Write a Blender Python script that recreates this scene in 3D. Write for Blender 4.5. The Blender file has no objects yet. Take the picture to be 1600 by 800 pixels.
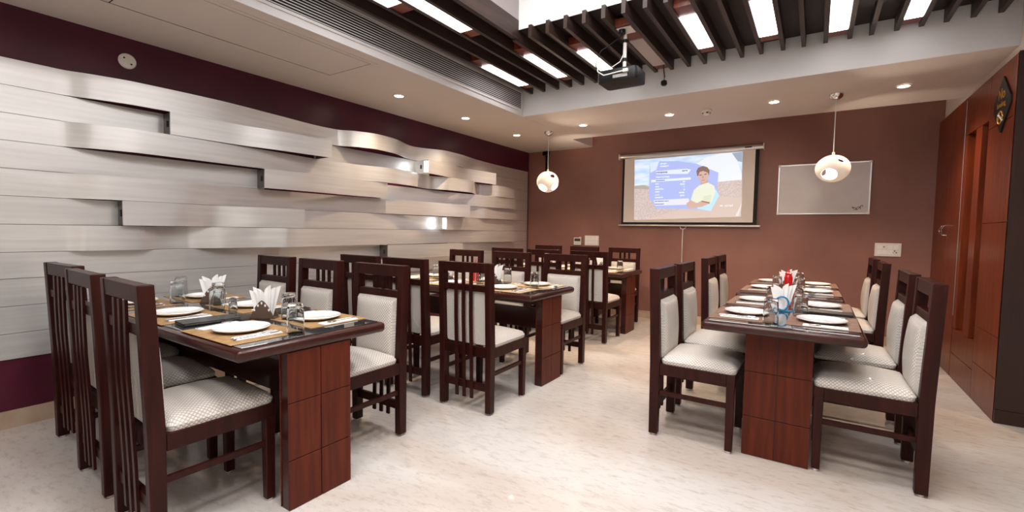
import bpy, bmesh, math, random
from mathutils import Vector, Matrix
random.seed(7)
PI = math.pi
S = bpy.context.scene
COL = S.collection

# ------------------------------------------------------------------ camera
def cam_matrix(yaw, pitch, roll):
    yaw, pitch, roll = map(math.radians, (yaw, pitch, roll))
    f = Vector((-math.sin(yaw)*math.cos(pitch), math.cos(yaw)*math.cos(pitch), -math.sin(pitch)))
    r = f.cross(Vector((0, 0, 1))).normalized()
    u = r.cross(f)
    c, s = math.cos(roll), math.sin(roll)
    r2, u2 = c*r + s*u, -s*r + c*u
    m = Matrix((r2, u2, -f)).transposed().to_4x4()
    m.translation = Vector((0, 0, 1.25))
    return m
cd = bpy.data.cameras.new('camera')
cd.sensor_width = 36
cd.lens = 721.36*36/1600
cd.clip_start = 0.05
cam = bpy.data.objects.new('camera', cd)
COL.objects.link(cam)
cam.matrix_world = cam_matrix(33.247, 3.167, 0.855)
S.camera = cam

# ------------------------------------------------------------------ world, exposure
w = bpy.data.worlds.new('world')
S.world = w
w.use_nodes = True
w.node_tree.nodes['Background'].inputs[0].default_value = (.8, .82, .85, 1)
w.node_tree.nodes['Background'].inputs[1].default_value = 0.05
S.view_settings.view_transform = 'Standard'
S.view_settings.look = 'None'
S.view_settings.gamma = 1
S.view_settings.exposure = 0.15
S.view_settings.use_curve_mapping = False

# light levels (used by the lamps' builders further down)
P_COFFER = 17.5      # each flush panel light in the raised ceiling
E_TUBE = 6.5       # diffusers between the ceiling slats
P_DOWN = 85        # downlights
P_PEND = 85         # pendant bulbs
COFFER_COL = (1, .975, .965)
WARM = (1, .74, .50)

# ------------------------------------------------------------------ materials
def nodes_of(m):
    m.use_nodes = True
    nt = m.node_tree
    return nt, nt.nodes, nt.links, nt.nodes['Principled BSDF']
def srgb(r, g, b):
    def f(c):
        c /= 255
        return c/12.92 if c <= .04045 else ((c+.055)/1.055)**2.4
    return (f(r), f(g), f(b), 1)
def plain(name, col, rough=.5, metal=0, spec=.5, emit=None, es=0, coat=0, trans=0, ior=1.45):
    m = bpy.data.materials.new(name)
    nt, N, L, p = nodes_of(m)
    p.inputs['Base Color'].default_value = tuple(col[:3]) + (1,)
    p.inputs['Roughness'].default_value = rough
    p.inputs['Metallic'].default_value = metal
    p.inputs['Specular IOR Level'].default_value = spec
    p.inputs['Coat Weight'].default_value = coat
    p.inputs['Transmission Weight'].default_value = trans
    p.inputs['IOR'].default_value = ior
    if emit:
        p.inputs['Emission Color'].default_value = tuple(emit[:3]) + (1,)
        p.inputs['Emission Strength'].default_value = es
    return m
def noisy(name, c1, c2, scale=(8, 8, 8), detail=4, rough=.5, metal=0, coat=0, bump=0, lo=.35, hi=.65, dist=0, bscale=1, spec=.5):
    m = plain(name, c1, rough, metal, coat=coat, spec=spec)
    nt, N, L, p = nodes_of(m)
    tc = N.new('ShaderNodeTexCoord')
    mp = N.new('ShaderNodeMapping')
    mp.inputs['Scale'].default_value = scale
    nz = N.new('ShaderNodeTexNoise')
    nz.inputs['Scale'].default_value = 1
    nz.inputs['Detail'].default_value = detail
    nz.inputs['Distortion'].default_value = dist
    rp = N.new('ShaderNodeValToRGB')
    rp.color_ramp.elements[0].position = lo
    rp.color_ramp.elements[1].position = hi
    rp.color_ramp.elements[0].color = tuple(c1[:3]) + (1,)
    rp.color_ramp.elements[1].color = tuple(c2[:3]) + (1,)
    L.new(tc.outputs['Object'], mp.inputs['Vector'])
    L.new(mp.outputs[0], nz.inputs['Vector'])
    L.new(nz.outputs['Fac'], rp.inputs[0])
    L.new(rp.outputs[0], p.inputs['Base Color'])
    if bump:
        b = N.new('ShaderNodeBump')
        b.inputs['Strength'].default_value = bump
        b.inputs['Distance'].default_value = .002
        if bscale != 1:
            n2 = N.new('ShaderNodeTexNoise')
            n2.inputs['Scale'].default_value = bscale
            n2.inputs['Detail'].default_value = 3
            L.new(tc.outputs['Object'], n2.inputs['Vector'])
            L.new(n2.outputs['Fac'], b.inputs['Height'])
        else:
            L.new(nz.outputs['Fac'], b.inputs['Height'])
        L.new(b.outputs[0], p.inputs['Normal'])
    return m

M = {}
M['chair_wood'] = noisy('dark_chair_wood', (.021, .0037, .0026), (.036, .0068, .0046), (30, 30, 3), 5, .40, spec=.22)
M['table_wood'] = noisy('dark_table_wood', (.028, .0062, .0045), (.045, .010, .007), (4, 30, 30), 5, .28, coat=.15, spec=.4)
M['veneer'] = noisy('red_veneer', (.072, .0125, .0055), (.115, .021, .0085), (40, 40, 2.5), 6, .45, spec=.22)
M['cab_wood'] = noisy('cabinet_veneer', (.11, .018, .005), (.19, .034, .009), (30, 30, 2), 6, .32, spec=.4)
M['cab_shaded'] = noisy('shaded_cabinet_veneer', (.020, .006, .004), (.030, .009, .006), (30, 30, 2), 6, .35)  # cabinet veneer with the shade of end face and slots put into its colour
M['slat_wood'] = noisy('ceiling_slat_wood', (.030, .016, .013), (.048, .026, .021), (30, 3, 30), 4, .5)
M['ceil_wood'] = noisy('ceiling_board_wood', (.017, .010, .009), (.026, .015, .013), (20, 3, 20), 4, .6)
M['plaster'] = noisy('ceiling_plaster', (.60, .53, .485), (.64, .565, .515), (1.2, 1.2, 1.2), 3, .7)
M['beam_paint'] = noisy('grey_white_paint', (.66, .64, .64), (.70, .68, .68), (1.2, 1.2, 1.2), 3, .6)
M['well_shade_paint'] = plain('shaded_white_paint', (.34, .30, .30), .6)  # white of the well greyed: shade of its left side painted in
M['white_paint'] = plain('bright_white_paint', (.88, .88, .88), .6)
M['plum'] = noisy('plum_wall_paint', (.058, .0055, .018), (.082, .0082, .026), (3, 3, 3), 5, .33, bump=.15, bscale=60)
M['rose'] = noisy('rose_brown_wall_paint', (.228, .103, .082), (.285, .132, .105), (1.6, 1.6, 1.6), 6, .55, bump=.2, bscale=90)
M['cream_wall'] = plain('cream_wall_paint', (.72, .68, .62), .7)
M['base_stone'] = noisy('beige_skirting_stone', (.40, .28, .20), (.52, .39, .29), (5, 5, 5), 6, .4)
M['dark_return'] = plain('dark_metal_return', (.10, .085, .08), .45, .3)
M['chrome'] = plain('chrome', (.75, .75, .75), .12, 1)
M['steel'] = plain('cutlery_steel', (.50, .50, .50), .22, 1)
M['alu'] = plain('aluminium', (.72, .71, .70), .3, .9)
M['white_gloss'] = plain('white_china', (.86, .85, .84), .12, coat=.4)
M['white_plastic'] = plain('white_plastic', (.78, .74, .70), .35)
M['grey_plastic'] = plain('grey_plastic', (.42, .40, .39), .5)
M['paper'] = plain('white_paper', (.85, .84, .83), .8)
M['black_plastic'] = plain('black_plastic', (.008, .008, .009), .42, spec=.3)
M['black_leather'] = plain('black_leather', (.014, .013, .013), .28)
M['black_cloth'] = plain('black_border', (.006, .006, .006), .7)
M['gold'] = plain('gold_lettering', (.75, .38, .06), .3, .7)
M['red_plastic'] = plain('red_plastic', (.62, .012, .014), .25, coat=.3)
M['blue_plastic'] = plain('clear_blue_plastic', (.05, .33, .62), .12, trans=.45)
M['brown_holder'] = plain('brown_holder_plastic', (.10, .062, .045), .4)
M['glass'] = plain('clear_glass', (.86, .885, .89), .02, trans=1, ior=1.35)
M['tint_glass'] = plain('dark_tabletop_glass', (.030, .034, .036), .06, coat=.6, spec=.8)
M['dark_hole'] = plain('dark_socket', (.01, .01, .01), .6)
M['lcd'] = plain('lcd_glass', (.06, .06, .045), .2)
M['fabric'] = plain('screen_fabric', (.80, .72, .66), .8)
M['board'] = noisy('whiteboard_enamel', (.62, .56, .56), (.68, .62, .62), (3, 3, 3), 4, .2)
M['ink'] = plain('marker_ink', (.03, .03, .04), .6)
M['cable_white'] = plain('white_cable', (.7, .7, .68), .4)
M['tape'] = plain('paper_cover', (.42, .36, .36), .7)
M['tube_on'] = plain('lit_diffuser', (.9, .9, .9), .5, emit=(1, .97, .96), es=E_TUBE)
M['down_on'] = plain('lit_downlight_lens', (.9, .9, .9), .4, emit=(1, .86, .72), es=30)
M['bulb_on'] = plain('lit_bulb', (.9, .9, .9), .4, emit=(1, .9, .8), es=8)
M['led_on'] = plain('lit_led_strip', (.9, .95, 1), .4, emit=(.80, .92, 1), es=7)
M['panel_on'] = plain('lit_panel', (.9, .9, .9), .4, emit=(1, .97, .95), es=2.5)

def mat_shade():
    m = plain('pendant_shade_porcelain', (.86, .82, .77), .3, coat=.3)
    nt, N, L, p = nodes_of(m)
    tr = N.new('ShaderNodeBsdfTranslucent')
    tr.inputs[0].default_value = (.9, .86, .8, 1)
    mx = N.new('ShaderNodeMixShader')
    mx.inputs[0].default_value = .13
    L.new(p.outputs[0], mx.inputs[1])
    L.new(tr.outputs[0], mx.inputs[2])
    L.new(mx.outputs[0], N['Material Output'].inputs[0])
    return m
M['shade'] = mat_shade()

def math_node(N, L, op, a, b=None):
    n = N.new('ShaderNodeMath')
    n.operation = op
    for i, v in enumerate((a, b)):
        if v is None:
            continue
        if isinstance(v, (int, float)):
            n.inputs[i].default_value = v
        else:
            L.new(v, n.inputs[i])
    return n.outputs[0]

def mat_quilt(name, base, line, k, rough=.38):
    """cream leatherette embossed with a small diamond lattice"""
    m = plain(name, base, rough, coat=.1)
    nt, N, L, p = nodes_of(m)
    tc = N.new('ShaderNodeAttribute')
    tc.attribute_name = 'quilt'
    sp = N.new('ShaderNodeSeparateXYZ')
    L.new(tc.outputs['Vector'], sp.inputs[0])
    v = math_node(N, L, 'MULTIPLY', sp.outputs[1], 1.0)
    a = math_node(N, L, 'ABSOLUTE', math_node(N, L, 'SINE', math_node(N, L, 'MULTIPLY', math_node(N, L, 'ADD', sp.outputs[0], v), k)))
    b = math_node(N, L, 'ABSOLUTE', math_node(N, L, 'SINE', math_node(N, L, 'MULTIPLY', math_node(N, L, 'SUBTRACT', sp.outputs[0], v), k)))
    mn = math_node(N, L, 'MINIMUM', a, b)
    rp = N.new('ShaderNodeValToRGB')
    rp.color_ramp.elements[0].position = .12
    rp.color_ramp.elements[1].position = .5
    rp.color_ramp.elements[0].color = tuple(line) + (1,)
    rp.color_ramp.elements[1].color = tuple(base) + (1,)
    L.new(mn, rp.inputs[0])
    L.new(rp.outputs[0], p.inputs['Base Color'])
    bp = N.new('ShaderNodeBump')
    bp.inputs['Strength'].default_value = .6
    bp.inputs['Distance'].default_value = .003
    L.new(mn, bp.inputs['Height'])
    L.new(bp.outputs[0], p.inputs['Normal'])
    return m
M['seat'] = mat_quilt('cream_quilted_leatherette', (.74, .69, .64), (.40, .35, .31), 175)

def mat_weave(name, c1, c2, axis, freq):
    m = plain(name, c1, .6)
    nt, N, L, p = nodes_of(m)
    tc = N.new('ShaderNodeTexCoord')
    sp = N.new('ShaderNodeSeparateXYZ')
    L.new(tc.outputs['Object'], sp.inputs[0])
    s = math_node(N, L, 'SINE', math_node(N, L, 'MULTIPLY', sp.outputs[axis], freq))
    nz = N.new('ShaderNodeTexNoise')
    nz.inputs['Scale'].default_value = 25
    nz.inputs['Detail'].default_value = 4
    L.new(tc.outputs['Object'], nz.inputs['Vector'])
    f = math_node(N, L, 'ADD', math_node(N, L, 'MULTIPLY', s, .28), nz.outputs['Fac'])
    rp = N.new('ShaderNodeValToRGB')
    rp.color_ramp.elements[0].position = .25
    rp.color_ramp.elements[1].position = .8
    rp.color_ramp.elements[0].color = tuple(c2) + (1,)
    rp.color_ramp.elements[1].color = tuple(c1) + (1,)
    L.new(f, rp.inputs[0])
    L.new(rp.outputs[0], p.inputs['Base Color'])
    bp = N.new('ShaderNodeBump')
    bp.inputs['Strength'].default_value = .4
    bp.inputs['Distance'].default_value = .002
    L.new(s, bp.inputs['Height'])
    L.new(bp.outputs[0], p.inputs['Normal'])
    return m
M['mat_tan'] = mat_weave('tan_bamboo_weave', (.50, .31, .14), (.26, .14, .055), 1, 700)
M['mat_pale'] = mat_weave('pale_bamboo_weave', (.66, .48, .28), (.42, .28, .14), 1, 700)
M['mat_brown'] = mat_weave('rustic_brown_weave', (.30, .17, .115), (.13, .065, .045), 0, 330)

def mat_silver():
    m = plain('brushed_silver_sheet', (.8, .79, .78), .36, .70)
    nt, N, L, p = nodes_of(m)
    tc = N.new('ShaderNodeTexCoord')
    mp = N.new('ShaderNodeMapping')
    mp.inputs['Scale'].default_value = (2, 1.1, 26)
    nz = N.new('ShaderNodeTexNoise')
    nz.inputs['Scale'].default_value = 1.5
    nz.inputs['Detail'].default_value = 6
    rp = N.new('ShaderNodeValToRGB')
    rp.color_ramp.elements[0].position = .3
    rp.color_ramp.elements[1].position = .7
    rp.color_ramp.elements[0].color = (.74, .735, .73, 1)
    rp.color_ramp.elements[1].color = (.84, .83, .82, 1)
    r2 = N.new('ShaderNodeMapRange')
    r2.inputs['To Min'].default_value = .31
    r2.inputs['To Max'].default_value = .41
    L.new(tc.outputs['Object'], mp.inputs[0])
    L.new(mp.outputs[0], nz.inputs['Vector'])
    L.new(nz.outputs['Fac'], rp.inputs[0])
    L.new(rp.outputs[0], p.inputs['Base Color'])
    L.new(nz.outputs['Fac'], r2.inputs[0])
    L.new(r2.outputs[0], p.inputs['Roughness'])
    return m
M['silver'] = mat_silver()

def mat_floor():
    m = plain('cream_veined_marble', (.7, .63, .57), .22, coat=.15)
    nt, N, L, p = nodes_of(m)
    tc = N.new('ShaderNodeTexCoord')
    mp = N.new('ShaderNodeMapping')
    mp.inputs['Rotation'].default_value = (0, 0, math.radians(-38))
    mp.inputs['Scale'].default_value = (1, 2.2, 1)
    L.new(tc.outputs['Object'], mp.inputs[0])
    big = N.new('ShaderNodeTexNoise')
    big.inputs['Scale'].default_value = .7
    big.inputs['Detail'].default_value = 5
    big.inputs['Distortion'].default_value = .6
    L.new(mp.outputs[0], big.inputs['Vector'])
    r1 = N.new('ShaderNodeValToRGB')
    r1.color_ramp.elements[0].position = .36
    r1.color_ramp.elements[1].position = .64
    r1.color_ramp.elements[0].color = (.56, .485, .43, 1)
    r1.color_ramp.elements[1].color = (.68, .645, .615, 1)
    L.new(big.outputs['Fac'], r1.inputs[0])
    mp2 = N.new('ShaderNodeMapping')
    mp2.inputs['Rotation'].default_value = (0, 0, math.radians(-38))
    mp2.inputs['Scale'].default_value = (7, 19, 1)
    L.new(tc.outputs['Object'], mp2.inputs[0])
    sm = N.new('ShaderNodeTexNoise')
    sm.inputs['Scale'].default_value = 1.6
    sm.inputs['Detail'].default_value = 9
    sm.inputs['Roughness'].default_value = .75
    L.new(mp2.outputs[0], sm.inputs['Vector'])
    r2 = N.new('ShaderNodeValToRGB')
    r2.color_ramp.elements[0].position = .28
    r2.color_ramp.elements[1].position = .5
    r2.color_ramp.elements[0].color = (.62, .55, .50, 1)
    r2.color_ramp.elements[1].color = (1, 1, 1, 1)
    L.new(sm.outputs['Fac'], r2.inputs[0])
    mx = N.new('ShaderNodeMixRGB')
    mx.blend_type = 'MULTIPLY'
    mx.inputs[0].default_value = .75
    L.new(r1.outputs[0], mx.inputs[1])
    L.new(r2.outputs[0], mx.inputs[2])
    L.new(mx.outputs[0], p.inputs['Base Color'])
    return m
M['floor'] = mat_floor()

# ------------------------------------------------------------------ mesh helpers
class MB:
    def __init__(s):
        s.v, s.f, s.mi = [], [], []
    def add(s, vs, fs, mi=0):
        o = len(s.v)
        s.v += [tuple(p) for p in vs]
        s.f += [tuple(i+o for i in f) for f in fs]
        s.mi += [mi]*len(fs)
        return s
    def box(s, x0, x1, y0, y1, z0, z1, mi=0):
        vs = [(x0, y0, z0), (x1, y0, z0), (x1, y1, z0), (x0, y1, z0), (x0, y0, z1), (x1, y0, z1), (x1, y1, z1), (x0, y1, z1)]
        return s.add(vs, [(3, 2, 1, 0), (4, 5, 6, 7), (0, 1, 5, 4), (1, 2, 6, 5), (2, 3, 7, 6), (3, 0, 4, 7)], mi)
    def bar(s, secs, mi=0):
        """loft of rectangles: secs = [(cx, cy, z, hx, hy), ...]"""
        vs, fs = [], []
        for cx, cy, z, hx, hy in secs:
            vs += [(cx-hx, cy-hy, z), (cx+hx, cy-hy, z), (cx+hx, cy+hy, z), (cx-hx, cy+hy, z)]
        n = len(secs)
        fs.append((3, 2, 1, 0))
        for i in range(n-1):
            a = 4*i
            for k in range(4):
                fs.append((a+k, a+(k+1) % 4, a+4+(k+1) % 4, a+4+k))
        a = 4*(n-1)
        fs.append((a, a+1, a+2, a+3))
        return s.add(vs, fs, mi)
    def lathe(s, prof, n=24, c=(0, 0, 0), close=False, mi=0):
        vs, fs = [], []
        for r, z in prof:
            for k in range(n):
                a = 2*PI*k/n
                vs.append((c[0]+r*math.cos(a), c[1]+r*math.sin(a), c[2]+z))
        m = len(prof)
        rng = m if close else m-1
        for i in range(rng):
            j = (i+1) % m
            for k in range(n):
                k2 = (k+1) % n
                fs.append((i*n+k, i*n+k2, j*n+k2, j*n+k))
        if not close:
            if prof[0][0] > 1e-6:
                fs.append(tuple(reversed(range(n))))
            if prof[-1][0] > 1e-6:
                fs.append(tuple((m-1)*n+k for k in range(n)))
        return s.add(vs, fs, mi)
    def tube(s, pts, r, n=8, mi=0):
        pts = [Vector(p) for p in pts]
        vs, fs = [], []
        up = Vector((0, 0, 1))
        for i, p in enumerate(pts):
            t = (pts[min(i+1, len(pts)-1)] - pts[max(i-1, 0)]).normalized()
            a = t.cross(up)
            if a.length < .05:
                a = t.cross(Vector((1, 0, 0)))
            a.normalize()
            b = t.cross(a).normalized()
            rr = r[i] if isinstance(r, (list, tuple)) else r
            for k in range(n):
                q = 2*PI*k/n
                vs.append(p + a*(rr*math.cos(q)) + b*(rr*math.sin(q)))
        for i in range(len(pts)-1):
            for k in range(n):
                k2 = (k+1) % n
                fs.append((i*n+k, i*n+k2, (i+1)*n+k2, (i+1)*n+k))
        fs.append(tuple(reversed(range(n))))
        fs.append(tuple((len(pts)-1)*n+k for k in range(n)))
        return s.add(vs, fs, mi)
    def prism(s, poly, z0, z1, mi=0):
        n = len(poly)
        vs = [(x, y, z0) for x, y in poly] + [(x, y, z1) for x, y in poly]
        fs = [tuple(reversed(range(n))), tuple(range(n, 2*n))]
        for k in range(n):
            fs.append((k, (k+1) % n, n+(k+1) % n, n+k))
        return s.add(vs, fs, mi)
    def xform(s, m, i0=0):
        for i in range(i0, len(s.v)):
            s.v[i] = tuple(m @ Vector(s.v[i]))
        return s
    def mesh(s, name, mats, smooth=False, bevel=0, seg=2, weld=False):
        me = bpy.data.meshes.new(name)
        me.from_pydata(s.v, [], s.f)
        for m in (mats if isinstance(mats, (list, tuple)) else [mats]):
            me.materials.append(m)
        me.polygons.foreach_set('material_index', s.mi)
        bm = bmesh.new()
        bm.from_mesh(me)
        if weld:
            bmesh.ops.remove_doubles(bm, verts=bm.verts, dist=1e-5)
        bmesh.ops.recalc_face_normals(bm, faces=bm.faces)
        if bevel:
            bmesh.ops.bevel(bm, geom=[e for e in bm.edges if len(e.link_faces) == 2 and e.calc_face_angle(0) > .5],
                            offset=bevel, segments=seg, profile=.5, affect='EDGES', clamp_overlap=True)
        for f in bm.faces:
            f.smooth = smooth
        bm.to_mesh(me)
        bm.free()
        if smooth:
            try:
                me.set_sharp_from_angle(angle=math.radians(40))
            except Exception:
                pass
        return me
    def build(s, name, mats, parent=None, **k):
        o = bpy.data.objects.new(name, s.mesh(name, mats, **k))
        COL.objects.link(o)
        if parent:
            o.parent = parent
        return o

def tag(o, label, cat, group=None):
    o['label'] = label
    o['category'] = cat
    if group:
        o['group'] = group
    return o
def thing(name, label, cat, loc=(0, 0, 0), rz=0, group=None):
    o = bpy.data.objects.new(name, None)
    o.empty_display_size = .05
    COL.objects.link(o)
    o.location = loc
    o.rotation_euler = (0, 0, rz)
    return tag(o, label, cat, group)
def struct(o):
    o['kind'] = 'structure'
    return o
def copy_tree(o, parent=None):
    c = o.copy()
    COL.objects.link(c)
    c.parent = parent
    for ch in list(o.children):
        copy_tree(ch, c)
    return c
def text_mesh(body, size, name, mat, parent, m, extrude=.001):
    cu = bpy.data.curves.new(name, 'FONT')
    cu.body = body
    cu.size = size
    cu.extrude = extrude
    cu.align_x = 'CENTER'
    cu.align_y = 'CENTER'
    t = bpy.data.objects.new(name, cu)
    COL.objects.link(t)
    dg = bpy.context.evaluated_depsgraph_get()
    me = bpy.data.meshes.new_from_object(t.evaluated_get(dg))
    bpy.data.objects.remove(t)
    me.materials.clear()
    me.materials.append(mat)
    me.transform(m)
    o = bpy.data.objects.new(name, me)
    COL.objects.link(o)
    o.parent = parent
    return o

# ------------------------------------------------------------------ room
XL, YB, ZC = -4.072, 6.686, 2.55
XR, YN, YBEHIND, XFAR = 1.06, 4.36, -2.2, 2.8
XA, YBEAM, YREC, ZW = -2.864, 4.545, 5.985, 2.88
HX0, HX1, HY0, HY1 = -2.09, .80, -1.6, 3.235

struct(MB().box(XL-.1, XFAR+.1, YBEHIND-.1, YB+.1, -.1, 0).build('floor', M['floor']))
wall_left = struct(MB().box(XL-.1, XL, YBEHIND-.1, YB+.1, 0, 3.5).build('wall_left', M['plum']))
wall_back = struct(MB().box(XL, XFAR+.1, YB, YB+.1, 0, 3.5).build('wall_back', M['rose']))
struct(MB().box(XL, XFAR+.1, YBEHIND-.1, YBEHIND, 0, 3.5).build('wall_front', M['cream_wall']))
wr = struct(MB().box(XFAR, XFAR+.1, YBEHIND, YB, 0, 3.5).build('wall_right', M['cream_wall']))
MB().box(1.10, XFAR, YN+.02, YB, 2.47, 2.90).build('upper_wall', M['plaster'], wr)

# skirting of stone tiles
def skirting(name, horizontal, a0, a1, step):
    b = MB()
    if horizontal:
        b.box(a0, a1, YB-.008, YB, 0, .104)
    else:
        b.box(XL, XL+.008, a0, a1, 0, .104)
    root = struct(b.build(name, M['base_stone']))
    x = a0
    while x < a1-.05:
        e = min(x+step, a1)-.003
        t = MB()
        if horizontal:
            t.box(x, e, YB-.018, YB-.006, 0, .107)
        else:
            t.box(XL+.006, XL+.018, x, e, 0, .107)
        t.build('tile', M['base_stone'], root)
        x += step
skirting('baseboard_left', False, -.2, YB-.02, .61)
skirting('baseboard_back', True, XL+.02, 1.04, .61)

# silver panels of the left wall: rows of strips (y, distance from wall)
ZB = [.42, .578, .745, .912, 1.073, 1.243, 1.414, 1.578, 1.744, 1.906, 2.071, 2.232]
PX = [(-100, .42), (0, .64), (50, .77), (100, .92), (150, 1.08), (200, 1.25), (250, 1.44), (300, 1.65), (350, 1.89), (400, 2.15), (450, 2.44),
      (500, 2.77), (550, 3.14), (600, 3.57), (650, 4.07), (700, 4.65), (750, 5.34), (800, 6.18), (808, 6.27), (850, 6.68)]
def wall_y(p, d):
    """distance along the wall for a survey mark p, for a strip standing d off the wall"""
    for (a, ya), (b, yb) in zip(PX, PX[1:]):
        if p <= b:
            y = ya + (yb-ya)*(p-a)/(b-a)
            break
    else:
        y = PX[-1][1]
    return y*(1-d/4.072)
END = 846
ROWS = {
 10: [[(-400, 0), (95, .0), (150, .05), (220, .10), (330, .115), (430, .06), (500, .004), (525, .02), (555, .12), (590, .19), (612, .17), (645, .012), (665, .06), (695, .15), (715, .14), (745, .05), (785, 0), (END, 0)]],
 9: [[(-400, 0), (100, 0), (266, .0)], [(268, .10), (360, .10), (440, .14), (517, .17)], [(490, 0), (600, 0), (668, 0)],
     [(667, .17), (690, .15), (730, .09), (773, .13)], [(768, .0), (END, 0)]],
 8: [[(-400, 0), (90, 0), (150, .06), (220, .10), (330, .09), (420, .07), (500, .03), (560, .07), (615, .14), (640, .12), (668, .05), (700, .13), (733, .15), (747, .01), (756, .03), (780, .09), (806, .09)], [(804, 0), (END, 0)]],
 7: [[(-400, 0), (90, 0), (411, 0)], [(412, .10), (480, .12), (560, .09), (604, .12)], [(590, 0), (640, 0), (700, 0), (740, .05), (780, .08), (807, .08)], [(804, 0), (END, 0)]],
 6: [[(-400, 0), (90, 0), (170, .07), (280, .07), (370, .012), (430, .0), (500, .0), (560, .03), (630, .08), (685, .12), (733, .14)], [(725, .0), (760, .06), (807, .06)], [(804, 0), (END, 0)]],
 5: [[(-400, 0), (188, .0)], [(190, .085), (270, .09), (330, .05), (400, .10), (473, .14)], [(455, .0), (520, .03), (600, .04), (650, .0), (696, 0)], [(697, .11), (740, .04), (807, .03)], [(804, 0), (END, 0)]],
 4: [[(-400, 0), (90, 0), (140, .05), (215, .05), (245, .0), (290, .0), (340, .06), (400, .09), (450, .15), (490, .10), (560, .07), (640, .06), (670, .02), (740, .03), (807, .05)], [(804, 0), (END, 0)]],
 3: [[(-400, 0), (300, 0), (500, .01), (603, 0)], [(605, .11), (650, .12), (722, .07)], [(700, 0), (END, 0)]],
 2: [[(-400, 0), (300, 0), (560, 0)], [(562, .03), (620, .05), (690, .02), (760, 0), (END, 0)]],
 1: [[(-400, 0), (420, 0)], [(422, 0), (END, 0)]],
 0: [[(-400, 0), (300, 0)], [(302, 0), (END, 0)]],
}
def cubic(knots, n_per=7):
    """smooth curve through (y, d) knots, monotone tangents (no overshoot)"""
    ys = [k[0] for k in knots]
    ds = [k[1] for k in knots]
    n = len(ys)
    sl = [(ds[i+1]-ds[i])/(ys[i+1]-ys[i]) for i in range(n-1)]
    tg = [sl[0]] + [0 if sl[i-1]*sl[i] <= 0 else 2*sl[i-1]*sl[i]/(sl[i-1]+sl[i]) for i in range(1, n-1)] + [sl[-1]]
    out = []
    for i in range(n-1):
        h = ys[i+1]-ys[i]
        for k in range(n_per if abs(ds[i]-ds[i+1]) > 1e-4 else 1):
            t = k/(n_per if abs(ds[i]-ds[i+1]) > 1e-4 else 1)
            h00, h10 = 2*t**3-3*t**2+1, t**3-2*t**2+t
            h01, h11 = -2*t**3+3*t**2, t**3-t**2
            out.append((ys[i]+h*t, h00*ds[i]+h10*h*tg[i]+h01*ds[i+1]+h11*h*tg[i+1]))
    out.append((ys[-1], ds[-1]))
    return out
LED = {(9, 3): 0, (7, 1): 1, (5, 3): 0}
for r, segs in ROWS.items():
    z0, z1 = ZB[r]+.0015, ZB[r+1]-.0015
    for si, sg in enumerate(segs):
        kn = [(wall_y(p, d), d) for p, d in [(p, d*(1.08 if r == 10 else 1.35)) for p, d in sg]]
        pts = cubic(kn)
        T = .012
        vs, fs = [], []
        for y, d in pts:
            x = XL+.012+d
            vs += [(x, y, z0), (x, y, z1), (x-T, y, z1), (x-T, y, z0)]
        n = len(pts)
        for i in range(n-1):
            a = 4*i
            for k in range(4):
                fs.append((a+k, a+(k+1) % 4, a+4+(k+1) % 4, a+4+k))
        fs += [(0, 1, 2, 3), (4*n-4, 4*n-3, 4*n-2, 4*n-1)]
        pb = MB().add(vs, fs)
        pan = pb.build('panel', M['silver'], wall_left, smooth=True)
        # returns that carry a free end back to the wall
        for e, (y, d) in ((0, pts[0]), (1, pts[-1])):
            if d > .045:
                s_ = 1 if e == 0 else -1
                y0, y1 = sorted((y+.006*s_, y+.014*s_))
                MB().box(XL+.012, XL+.012+d-T, y0, y1, z0+.004, z1-.004).build('return_plate', M['alu' if LED.get((r, si)) == e else 'dark_return'], pan)
                yk = y - .002*s_
                MB().box(XL+.04+d*.3, XL+.055+d*.3, min(yk, yk+.008*s_), max(yk, yk+.008*s_), (z0+z1)/2-.022, (z0+z1)/2+.022).build('bracket_slot', M['dark_hole'], pan)
        if (r, si) in LED:
            y, d = pts[0] if LED[(r, si)] == 0 else pts[-1]
            s_ = -1 if LED[(r, si)] == 0 else 1
            yy = sorted((y+.002*s_, y+.012*s_))
            if LED[(r, si)] == 1:
                MB().box(XL+.03, XL+d-.02, y+.001, y+.008, z0+.015, z1-.015).build('led_strip', M['led_on'], pan)
                continue
            MB().box(XL+.012+d-.06, XL+.012+d-.014, yy[0], yy[1], z0+.02, z1-.02).build('led_strip', M['led_on'], pan)

# ceiling: plaster soffits, raised white well, wood band with slats
c = MB()
c.box(XL-.1, XA, YBEHIND-.1, YREC, ZC, 3.0)
c.box(XL-.1, -2.93, YREC, YB+.1, ZC, 3.0)
c.box(-2.93, XFAR+.1, YREC+.001, YB+.1, ZW, 3.0)
c.box(1.12, XFAR+.1, YBEHIND-.1, YBEAM-.04, ZC, 3.0)
ceiling = struct(c.build('ceiling', M['plaster']))
MB().box(XA+.001, XFAR+.1, YBEAM, YREC, ZC+.001, 3.0).build('soffit', M['plaster'], ceiling)
MB().box(XA+.002, XFAR, YBEAM-.012, YBEAM-.0005, ZC, ZW+.02).build('beam_face', M['beam_paint'], ceiling)
MB().box(XA+.0005, XA+.010, YBEHIND, YBEAM-.013, ZC, ZC+.066).build('beam_face', M['beam_paint'], ceiling)
MB().box(XA+.0005, XA+.010, YBEHIND, YBEAM-.013, 2.818, ZW).build('beam_face', M['plaster'], ceiling)
wd = MB()
wd.box(XA+.01, HX0, YBEHIND, YBEAM-.012, ZW, 2.93)
wd.box(HX1, 1.12, YBEHIND, YBEAM-.012, ZW, 2.93)
wd.box(HX0, HX1, HY1, YBEAM-.012, ZW, 2.93)
wd.box(HX0, HX1, YBEHIND, HY0, ZW, 2.93)
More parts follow.
